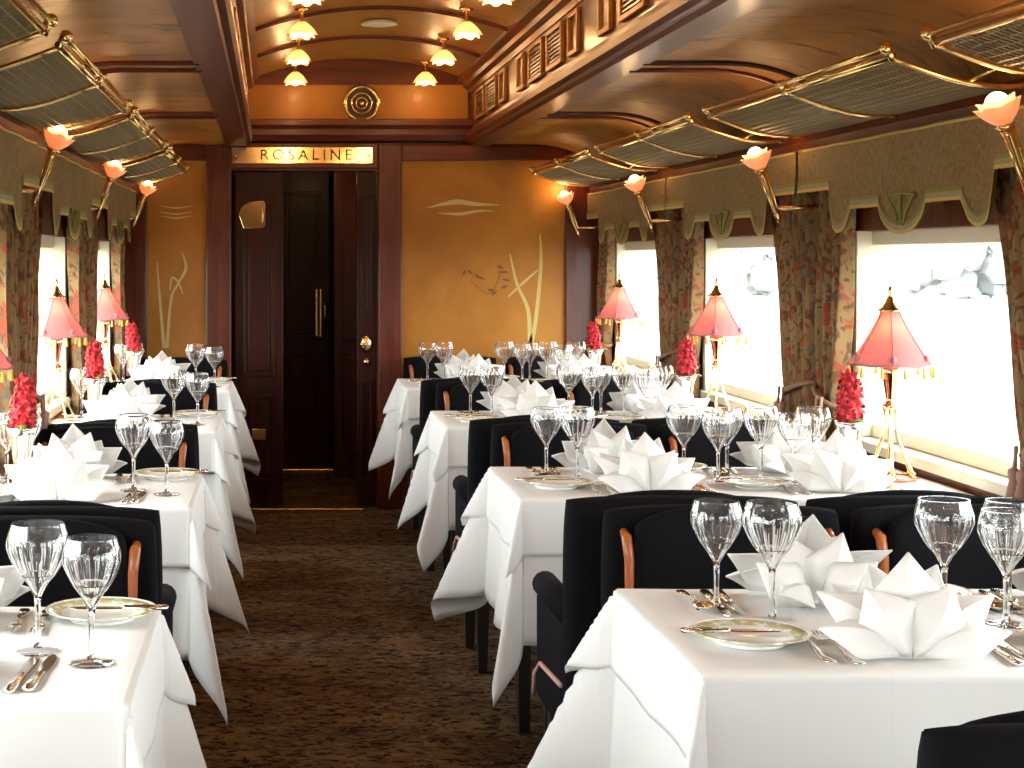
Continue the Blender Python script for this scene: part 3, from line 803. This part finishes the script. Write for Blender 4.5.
# ------------------------------------------------------------------ tableware
def make_glass(H, Rb, name):
    r = empty(name); hb = H * .455     # bowl starts
    prof = [(.006, hb - .004), (.011, hb + .006), (.018, hb + .018), (Rb * .60, hb + H * .155), (Rb * .83, hb + H * .25), (Rb * .975, hb + H * .34), (Rb, hb + H * .385), (Rb * .965, hb + H * .445), (Rb * .89, hb + H * .505), (Rb * .845, H)]
    def fine(p, n=4):
        out = []
        for i in range(len(p) - 1):
            p0 = p[max(i - 1, 0)]; p1 = p[i]; p2 = p[i + 1]; p3 = p[min(i + 2, len(p) - 1)]
            for j in range(n):
                t = j / n
                out.append(tuple(.5 * (2 * b_ + (c - a) * t + (2 * a - 5 * b_ + 4 * c - d) * t * t + (3 * b_ - a - 3 * c + d) * t ** 3) for a, b_, c, d in zip(p0, p1, p2, p3)))
        out.append(p[-1]); return out
    o = fine(prof, 3); inner = [(max(rr - (.0016 + .0016 * max(0, 1 - (z - hb) / (H * .35))), .001), z + (.004 if z < hb + .03 else 0)) for rr, z in o]
    inner[-1] = (o[-1][0] - .0014, H)
    ring = o + inner[::-1]
    zlo, zhi = hb + .012, hb + H * .47
    def cut(a, z):
        if z < zlo or z > zhi: return 1
        q = math.sin((z - zlo) / (zhi - zlo) * PI)
        return 1 - .034 * min(1, q * 2.2) * (1 if int(round(a / (2 * PI) * 72)) % 4 == 0 else 0)
    b = MB(); seg = 72; n = len(ring); no = len(o)
    vs = []
    for i, (rr, z) in enumerate(ring):
        for k in range(seg):
            a = 2 * PI * k / seg; q = rr * (cut(a, z) if i < no else 1)
            vs.append((q * math.cos(a), q * math.sin(a), z))
    fs = [(i * seg + k, i * seg + (k + 1) % seg, (i + 1) * seg + (k + 1) % seg, (i + 1) * seg + k) for i in range(n - 1) for k in range(seg)]
    fs += [tuple(range(seg))[::-1], tuple((n - 1) * seg + k for k in range(seg))]
    b.add(vs, fs); b.build('bowl', 'crystal', r, angle=17)
    MB().lathe([(.007, .0075), (.0055, .02), (.0042, hb * .45), (.0048, hb * .8), (.0062, hb - .0045)], 16).build('stem', 'crystal', r, smooth=True)
    MB().lathe([(.001, 0), (.034, 0), (.0355, .0015), (.033, .0028), (.016, .005), (.0072, .0072), (.001, .0074)], 32).build('foot', 'crystal', r, smooth=True)
    return r
glass_big = make_glass(.201, .049, 'wine_glass'); glass_small = make_glass(.191, .045, 'wine_glass')

def make_plate():
    r = empty('side_plate')
    p = [(.001, .004), (.052, .004), (.060, .007), (.092, .017), (.095, .0185), (.094, .020), (.058, .0105), (.050, .0075), (.001, .0075)]
    MB().lathe([(.055, 0), (.057, .005), (.050, .005), (.050, 0)], 32, close=True).build('foot_ring', 'porcelain', r, smooth=True)
    MB().lathe(p, 40).build('dish', 'porcelain', r, angle=50)
    MB().lathe([(.068, .0133), (.088, .0186), (.088, .0180), (.068, .0127)], 40, close=True).build('rim_band', 'plate_band', r, smooth=True)
    MB().lathe([(.0935, .0200), (.0952, .0190), (.0945, .0183), (.0932, .0193)], 40, close=True).build('gold_edge', 'bright_brass', r, smooth=True)
    return r
plate0 = make_plate()

def flatform(sections, t=.0022, zf=None):
    """strip along +y from (y, half width) sections"""
    b = MB(); vs = []; n = len(sections)
    for y, h in sections:
        z = zf(y) if zf else 0
        vs += [(-h, y, z), (h, y, z), (-h * .8, y, z + t), (h * .8, y, z + t)]
    fs = []
    for i in range(n - 1):
        a, c = 4 * i, 4 * i + 4
        fs += [(a, a + 1, c + 1, c), (a + 2, c + 2, c + 3, a + 3), (a, c, c + 2, a + 2), (a + 1, a + 3, c + 3, c + 1)]
    fs += [(0, 2, 3, 1), (4 * n - 4, 4 * n - 3, 4 * n - 1, 4 * n - 2)]
    return b.add(vs, fs)
def make_fork():
    r = empty('table_fork'); zf = lambda y: .002 + .010 * math.exp(-((y - .11) / .035) ** 2) + (.006 * max(0, (y - .15) / .05) ** 2)
    flatform([(0, .005), (.004, .010), (.03, .0095), (.06, .006), (.10, .0035), (.128, .0045), (.137, .011), (.15, .0125)], .0025, zf).build('handle', 'silver', r, smooth=True)
    for k in range(4):
        x = -.0098 + k * .0065
        b = flatform([(.148, .0021), (.185, .0018), (.200, .0010)], .0018, zf); b.v = [(q + x, y, z) for q, y, z in b.v]; b.build('tine', 'silver', r)
    return r
def make_knife(L=.215, name='table_knife'):
    r = empty(name); k = L / .215
    flatform([(0, .004), (.004 * k, .0095), (.05 * k, .0085), (.095 * k, .0065), (.10 * k, .0055)], .006, lambda y: .001).build('handle', 'silver', r, smooth=True)
    flatform([(.098 * k, .005), (.11 * k, .0085), (.17 * k, .0095), (.20 * k, .008), (L, .002)], .0016, lambda y: .0025).build('blade', 'silver', r)
    return r
def make_spoon():
    r = empty('soup_spoon'); zf = lambda y: .002 + .008 * math.exp(-((y - .10) / .035) ** 2)
    flatform([(0, .005), (.004, .0095), (.03, .009), (.06, .006), (.10, .0033), (.13, .0036), (.14, .006)], .0025, zf).build('handle', 'silver', r, smooth=True)
    b = MB(); b.grid(lambda u, q: (u * .019 * math.sqrt(max(0, 1 - (2 * q - 1) ** 2)) , .137 + .062 * q, .002 + .009 * (u * u * (1 - (2 * q - 1) ** 2) + (2 * q - 1) ** 2)), lin(-1, 1, 9), lin(0, 1, 11))
    o = b.build('spoon_bowl', 'silver', r, smooth=True); md = o.modifiers.new('thick', 'SOLIDIFY'); md.thickness = .0012
    return r
fork0, knife0, butter0, spoon0 = make_fork(), make_knife(), make_knife(.165, 'butter_knife'), make_spoon()

def make_napkin(seed):
    R = random.Random(seed); b = MB()
    def petal(O, T, Wd, N, ridge, wide=.52):
        O, T, N = Vector(O), Vector(T), Vector(N)
        T = T + Vector((R.uniform(-.008, .008), R.uniform(-.008, .008), R.uniform(-.006, .006)))
        D = T - O; L = D.length; S = D.cross(N).normalized(); N = S.cross(D).normalized()
        def f(s, t):
            wt = (t / wide) ** .9 if t < wide else max(0, (1 - t) / (1 - wide)) ** 1.0
            wt = max(wt, .015)
            ri = ridge * 1.25 * (1 - abs(s)) * math.sin(PI * min(t * .85 + .12, 1)) + .012 * math.sin(PI * t)
            p = O + D * t + S * (s * Wd / 2 * wt) + N * ri
            return Vector((p.x, p.y, max(p.z, .002)))
        b.grid(lambda s, t: f(s, t), [-1, -.66, -.33, 0, .33, .66, 1], lin(0, 1, 10))
    for sx in (-1, 1):
        petal((sx * .002, -.055, .004), (sx * .064, -.035, .108), .105, (sx * .2, -1, .35), .018, .54)       # two front leaves meeting in a V
        petal((sx * .01, -.050, .004), (sx * .142, -.040, .040), .085, (sx * .1, -.7, .8), .018)              # low side points
        petal((sx * .01, -.020, .006), (sx * .138, .005, .088), .095, (sx * -.3, -1, .6), .016)              # raised side points
        petal((sx * .005, .015, .006), (sx * .052, .035, .135), .105, (sx * .3, 1, .3), .014)
        petal((sx * .01, .045, .004), (sx * .100, .080, .085), .095, (sx * .3, 1, .5), .016)
        petal((sx * .01, .050, .004), (sx * .070, .125, .035), .085, (sx * .1, .7, .9), .016)
    petal((0, -.01, .006), (0, .010, .155), .115, (0, -1, .2), .016, .55)
    b.box(-.05, .05, -.045, .045, 0, .006)
    o = b.build('folded_napkin', 'linen_napkin', None, angle=22)
    md = o.modifiers.new('thick', 'SOLIDIFY'); md.thickness = .0022; md.offset = 0
    return o
napkins = [make_napkin(5), make_napkin(9), make_napkin(14)]

def make_vase():
    r = empty('bud_vase')
    MB().lathe([(.001, 0), (.030, 0), (.031, .004), (.020, .008), (.014, .016), (.017, .03), (.022, .07), (.027, .11), (.033, .145), (.040, .165), (.0385, .166), (.031, .145), (.024, .11), (.018, .06), (.001, .05)], 28).build('body', 'silver', r, smooth=True)
    MB().tube([(.0395 * math.cos(a), .0395 * math.sin(a), .1655) for a in lin(0, 2 * PI, 29)[:-1]], .0016, 6, closed=True).build('lip', 'silver', r, smooth=True)
    return r
vase0 = make_vase()
def make_hyacinth(seed, H=.15, tilt=0.):
    """stem origin at the bottom of the stalk inside the vase"""
    R = random.Random(seed); r = empty('hyacinth')
    MB().tube([(0, 0, 0), (.003, 0, .06), (tilt * .08, 0, .12 + H)], [.004, .005, .003], 6).build('stalk', 'leaf_green', r, smooth=True)
    fl = MB()
    for i in range(32):
        t = (i + .5) / 32; z = .115 + t * H; an = i * 2.39996 + R.uniform(-.2, .2)
        rad = .031 * (1 - .5 * t ** 4) + R.uniform(-.004, .004)
        c = Vector((rad * math.cos(an) + tilt * .08 * t, rad * math.sin(an), z))
        nrm = Vector((math.cos(an), math.sin(an), R.uniform(-.1, .5))).normalized()
        t1 = nrm.cross(Vector((0, 0, 1))).normalized(); t2 = nrm.cross(t1)
        sz = R.uniform(.021, .026)
        for k in range(5):
            a = 2 * PI * k / 5 + i
            d = t1 * math.cos(a) + t2 * math.sin(a); e = nrm.cross(d)
            fl.add([c - nrm * .008, c + d * sz * .55 + e * sz * .32, c + d * sz * 1.15 - nrm * .001, c + d * sz * .55 - e * sz * .32, c + d * sz * .6 + nrm * .003],
                   [(0, 1, 4), (1, 2, 4), (2, 3, 4), (3, 0, 4)])
        fl.sphere(c - nrm * .016, .012, 6, 4)
    tag(fl.build('florets', 'petal_red', r), kind='stuff')
    for k in range(4):
        a = k * 1.6 + R.uniform(0, 1); b = MB(); ln = R.uniform(.05, .085)
        def f(s, t):
            w_ = .013 * math.sin(PI * (.12 + .88 * t)) ** .8
            rr = .015 + ln * t * .75; z = .10 + ln * (.9 * t - .75 * t * t)
            return (rr * math.cos(a) - s * w_ * math.sin(a), rr * math.sin(a) + s * w_ * math.cos(a), z + .003 * (1 - abs(s)))
        b.grid(f, [-1, 0, 1], lin(0, 1, 8)); b.build('leaf', 'leaf_green', r, smooth=True)
    return r
hy = [make_hyacinth(2, .125), make_hyacinth(6, .125, .25)]

def make_table_lamp():
    r = empty('table_lamp')
    MB().lathe([(.001, 0), (.070, 0), (.072, .006), (.066, .012), (.060, .012), (.058, .008), (.001, .008)], 32).build('base_ring', 'trim_wood', r, angle=40)
    for k in range(6):
        a = 2 * PI * k / 6
        pr = [(.066, .014), (.060, .03), (.040, .07), (.022, .12), (.016, .17), (.016, .21)]
        b = MB().tube([(q * math.cos(a), q * math.sin(a), z) for q, z in pr], [.006, .0055, .0045, .004, .004, .004], 6); b.sphere((.064 * math.cos(a), .064 * math.sin(a), .018), .010, 8, 6)
        b.build('leg', 'bright_brass', r, smooth=True)
    MB().lathe([(.001, .195), (.020, .195), (.021, .205), (.012, .212), (.012, .225), (.014, .24), (.022, .29), (.027, .315), (.024, .317), (.010, .30), (.001, .30)], 24).build('cup', 'bright_brass', r, smooth=True)
    MB().tube([(0, 0, .30), (0, 0, .48)], .004, 8).build('rod', 'brass', r, smooth=True)
    MB().sphere((0, 0, .375), .020, 12, 8, sz=1.3).build('bulb', 'bulb', r, smooth=True)
    n = 6; b = MB(); seg = 48
    def R_(t, a):
        rr = .112 * (1 - t) ** 1.18 * .80 + .024
        if t < .08: rr += .004 * (1 - t / .08)
        k = abs(((a / (2 * PI) * n) % 1) - .5) * 2
        return rr * (1 - .045 * (1 - k ** 2) * (1 - .3 * t)), .322 + .148 * t - .004 * (1 - k) * (1 - t)
    def f(u, t):
        a = 2 * PI * u; rr, z = R_(t, a); return (rr * math.cos(a), rr * math.sin(a), z)
    b.grid(f, lin(0, 1, seg + 1), lin(0, 1, 12)); sh = b.build('shade', 'pink_silk', r, smooth=True, weld=1e-5)
    for k in range(n):
        a = 2 * PI * k / n
        MB().tube([tuple(Vector(f(k / n, t)) * 1.0 + Vector((.001 * math.cos(a), .001 * math.sin(a), 0))) for t in lin(0, 1, 8)], .0018, 5).build('seam', 'shade_trim', sh)
        MB().sphere(Vector(f((k + .0) / n, .09)), .009, 8, 6, sz=1.5).build('rosette', 'shade_trim', sh, smooth=True)
    MB().tube([f(u, 0) for u in lin(0, 1, 49)[:-1]], .003, 6, closed=True).build('bottom_braid', 'shade_trim', sh, smooth=True)
    for k in range(12):
        p = Vector(f((k + .5) / 12, 0))
        ta = MB().tube([p, p + Vector((0, 0, -.008))], .0015, 5); ta.lathe([(.002, 0), (.0045, -.003), (.0035, -.007), (.006, -.028), (.001, -.029)], 8, tuple(p + Vector((0, 0, -.006)))); ta.build('tassel', 'lamp_tassel', sh, smooth=True)
    MB().lathe([(.001, .466), (.036, .466), (.033, .471), (.022, .477), (.013, .493), (.007, .507), (.001, .508)], 24).build('cap', 'brass', r, smooth=True)
    b = MB().lathe([(.002, .504), (.006, .508), (.004, .512), (.008, .519), (.006, .527), (.002, .536)], 14); b.build('finial', 'brass', r, smooth=True)
    return r
lamp0 = make_table_lamp()

# ------------------------------------------------------------------ tables laid out
CZ = TABLE_Z + .0062                 # height of the upper cloth
EL = lambda i: ORD[3 - i]
def put(proto, nm, x, y, z, rz, cat, what, grp):
    return clone(proto, (x, y, z), rz, what, cat, grp)
for side in ('R', 'L'):
    wide = side == 'R'; kind_ = 'wide' if wide else 'narrow'
    x0, x1 = (.645, 1.815) if wide else (-.828, -.205)
    xc, wd = (x0 + x1) / 2, x1 - x0
    tproto = make_table(wd - .006)
    for i in range(4):
        far = FAR_R[i] if wide else FAR_L[i]; near = far - TDEPTH; yc = (far + near) / 2
        T = '%s %s table from the door' % (EL(i), kind_)
        clone(tproto, (xc, yc, 0), 0, '%s dining table under white cloths, %s from the door' % (kind_, EL(i)), 'table', 'dining tables')
        rr = random.Random(40 + i + (10 if wide else 0))
        ai = -1 if wide else 1      # aisle side
        def cn(m=1):
            return {(sx, sy): ((((.50 if (wide and i == 0) else rr.uniform(.36, .44)) if sy > 0 else rr.uniform(.22, .30)) if sx == ai else .2) * m, 45 + rr.uniform(-9, 9), rr.uniform(17, 23)) for sx in (-1, 1) for sy in (-1, 1)}
        c_under = cn()
        c_over = {k: (min(v[0] + .07, .62), v[1], v[2] * 1.05) for k, v in c_under.items()}
        o = cloth('tablecloth', wd, TDEPTH, .375, 0, 70 + i, c_under, wall=-ai); o.location = (xc, yc, TABLE_Z + .0012)
        tag(o, 'long white under-cloth hanging to near the floor, %s' % T, 'tablecloth', 'long tablecloths')
        o = cloth('tablecloth_overlay', wd + .006, TDEPTH + .006, .15, 0, 70 + i, c_over, wall=-ai, push=.004); o.location = (xc, yc, TABLE_Z + .0042)
        tag(o, 'short white top cloth laid over the long one, %s' % T, 'tablecloth', 'short top cloths')
        # seats
        seats = ([('aisle', .93, .90, .955), ('window', 1.44, 1.435, 1.486)] if wide else [('only', -.545, -.487, -.487)])
        for sname, cx, chn, chf in seats:
            sp = {'aisle': 'aisle seat', 'window': 'window seat', 'only': 'single seat'}[sname]
            # chair facing the door stands at the near edge, the other has its back to the door
            if not (not wide and i == 0) and not (i == 0 and sname == 'window'):
                clone(chair0, (chn + (.09 if i == 0 else 0), near - .64, 0), 0, 'black velvet chair facing the door, %s at %s' % (sp, T), 'chair', 'black velvet chairs')
            clone(chair0, (chf, far + .52, 0), PI, 'black velvet chair, back to door, %s at %s' % (sp, T), 'chair', 'black velvet chairs')
            for face, dr, ye in (('facing the door', 1, near), ('backing the door', -1, far)):
                where = '%s %s, %s' % (sp, face, T)
                ccx = cx + (.055 if (wide and dr > 0) else .025 if wide else (.0 if dr > 0 else .0))
                L2 = lambda u, v: (ccx + dr * u, ye + dr * v)
                rz = 0 if dr > 0 else PI
                nk = napkins[(i + (1 if dr > 0 else 0) + (1 if sname == 'window' else 0)) % 3]
                x, y = L2(0, .125)
                put(nk, 0, x, y, CZ + .0013, rz + rr.uniform(-.2, .2), 'napkin', 'white lotus-folded napkin, %s' % where, 'lotus-folded napkins')
                if wide:
                    if dr < 0: gs = [(.18, .19, 0), (.108, .275, 1)]
                    elif sname == 'aisle': gs = [(.165, .385, 1), (.245, .325, 0)]
                    else: gs = [(-.07, .275, 0), (.0, .34, 1)]
                    pu, pv = (-.222, .19) if dr > 0 else (-.20, .105)
                    if dr > 0 and sname == 'window': pu = -.20
                    fu, ku = -.118, .15
                else:
                    gs = [(.18, .285, 1), (.272, .21, 0)] if dr > 0 else [(.185, .15, 0), (.125, .238, 1)]
                    pu, pv = (-.18, .15) if dr > 0 else (-.255, .105)
                    fu, ku = (-.125, .185) if dr > 0 else (-.135, .155)
                for u, v, big in gs:
                    x, y = L2(u, v)
                    put(glass_big if big else glass_small, 0, x, y, CZ, rr.uniform(0, 6), 'glass', '%s cut-crystal wine glass, %s' % ('larger' if big else 'smaller', where), 'cut-crystal wine glasses')
                x, y = L2(pu, pv)
                put(plate0, 0, x, y, CZ, rr.uniform(0, 6), 'plate', 'side plate with green rim, %s' % where, 'side plates')
                clone(butter0, (x - .115 if wide else x + .115, y - .02, CZ + .0205), 0, 'butter knife on side plate, %s' % where, 'knife', 'butter knives', rot=(0, 0, -PI / 2 if wide else PI / 2))
                if dr < 0:
                    x, y = L2(ku + .055, .03)
                    put(spoon0, 0, x, y, CZ, rz, 'spoon', 'silver soup spoon, %s' % where, 'soup spoons')
                for q in range(2):
                    x, y = L2(fu - .028 * q * (1 if wide else 1) + (.02 if q == 0 else .008), .035 + .012 * q)
                    put(fork0, 0, x, y, CZ, rz + .04, 'fork', '%s silver fork, %s' % (('inner', 'outer')[q], where), 'silver forks')
                    x, y = L2(ku - .012 + .026 * q, .03 + .01 * q)
                    put(knife0, 0, x, y, CZ, rz - .05, 'knife', '%s table knife, %s' % (('inner', 'outer')[q], where), 'silver table knives')
        if i > 0:
            lx, vx = (1.712, 1.58) if wide else (-.81, -.66)
            by = {'': ''}
            clone(lamp0, (lx, yc + .03, CZ), .3 + i, 'brass table lamp with pink silk shade and tassels, %s' % T, 'lamp', 'pink-shaded table lamps')
            point_light((lx, yc + .02, CZ + .415), LAMP_W, WARM, .02)
            clone(vase0, (vx, yc - .03, CZ), 0, 'silver trumpet vase holding a red hyacinth, %s' % T, 'vase', 'silver bud vases')
            clone(hy[i % 2], (vx, yc - .03, CZ + .053), i * 1.3, 'red hyacinth standing in the silver vase, %s' % T, 'flower', 'red hyacinths')

# ------------------------------------------------------------------ outside
g = MB().box(-150, 150, -60, 250, -1.5, -1.2).build('ground', 'meadow'); tag(g, 'pale meadow beyond the carriage windows', 'ground', kind='structure')
def make_tree(seed):
    R = random.Random(seed); r = empty('field_tree')
    MB().tube([(0, 0, -.1), (.1, 0, 1.6), (0, .1, 3.6)], [.28, .2, .1], 8).build('trunk', 'far_bark', r, smooth=True)
    b = MB()
    for q in range(26):
        a = R.uniform(0, 6.28); d = R.uniform(0, 2.6); z = R.uniform(1.0, 5.4) - .5 * d
        b.sphere((d * math.cos(a), d * math.sin(a), z), R.uniform(.6, 1.2), 7, 5)
    b.v = [(x + R.uniform(-.12, .12), y + R.uniform(-.12, .12), z + R.uniform(-.12, .12)) for x, y, z in b.v]
    b.build('crown', 'far_leaf', r)
    return r
tp = make_tree(3)
for q, (x, y) in enumerate(((44, 108), (53, 121), (47, 118), (58, 128), (34, 118), (28, 112))):
    clone(tp, (x, y, -1.2), q * 1.1, 'washed-out tree in the meadow outside the windows', 'tree', 'trees outside the windows')

for o in bpy.data.objects:
    if '_used' in o: del o['_used']
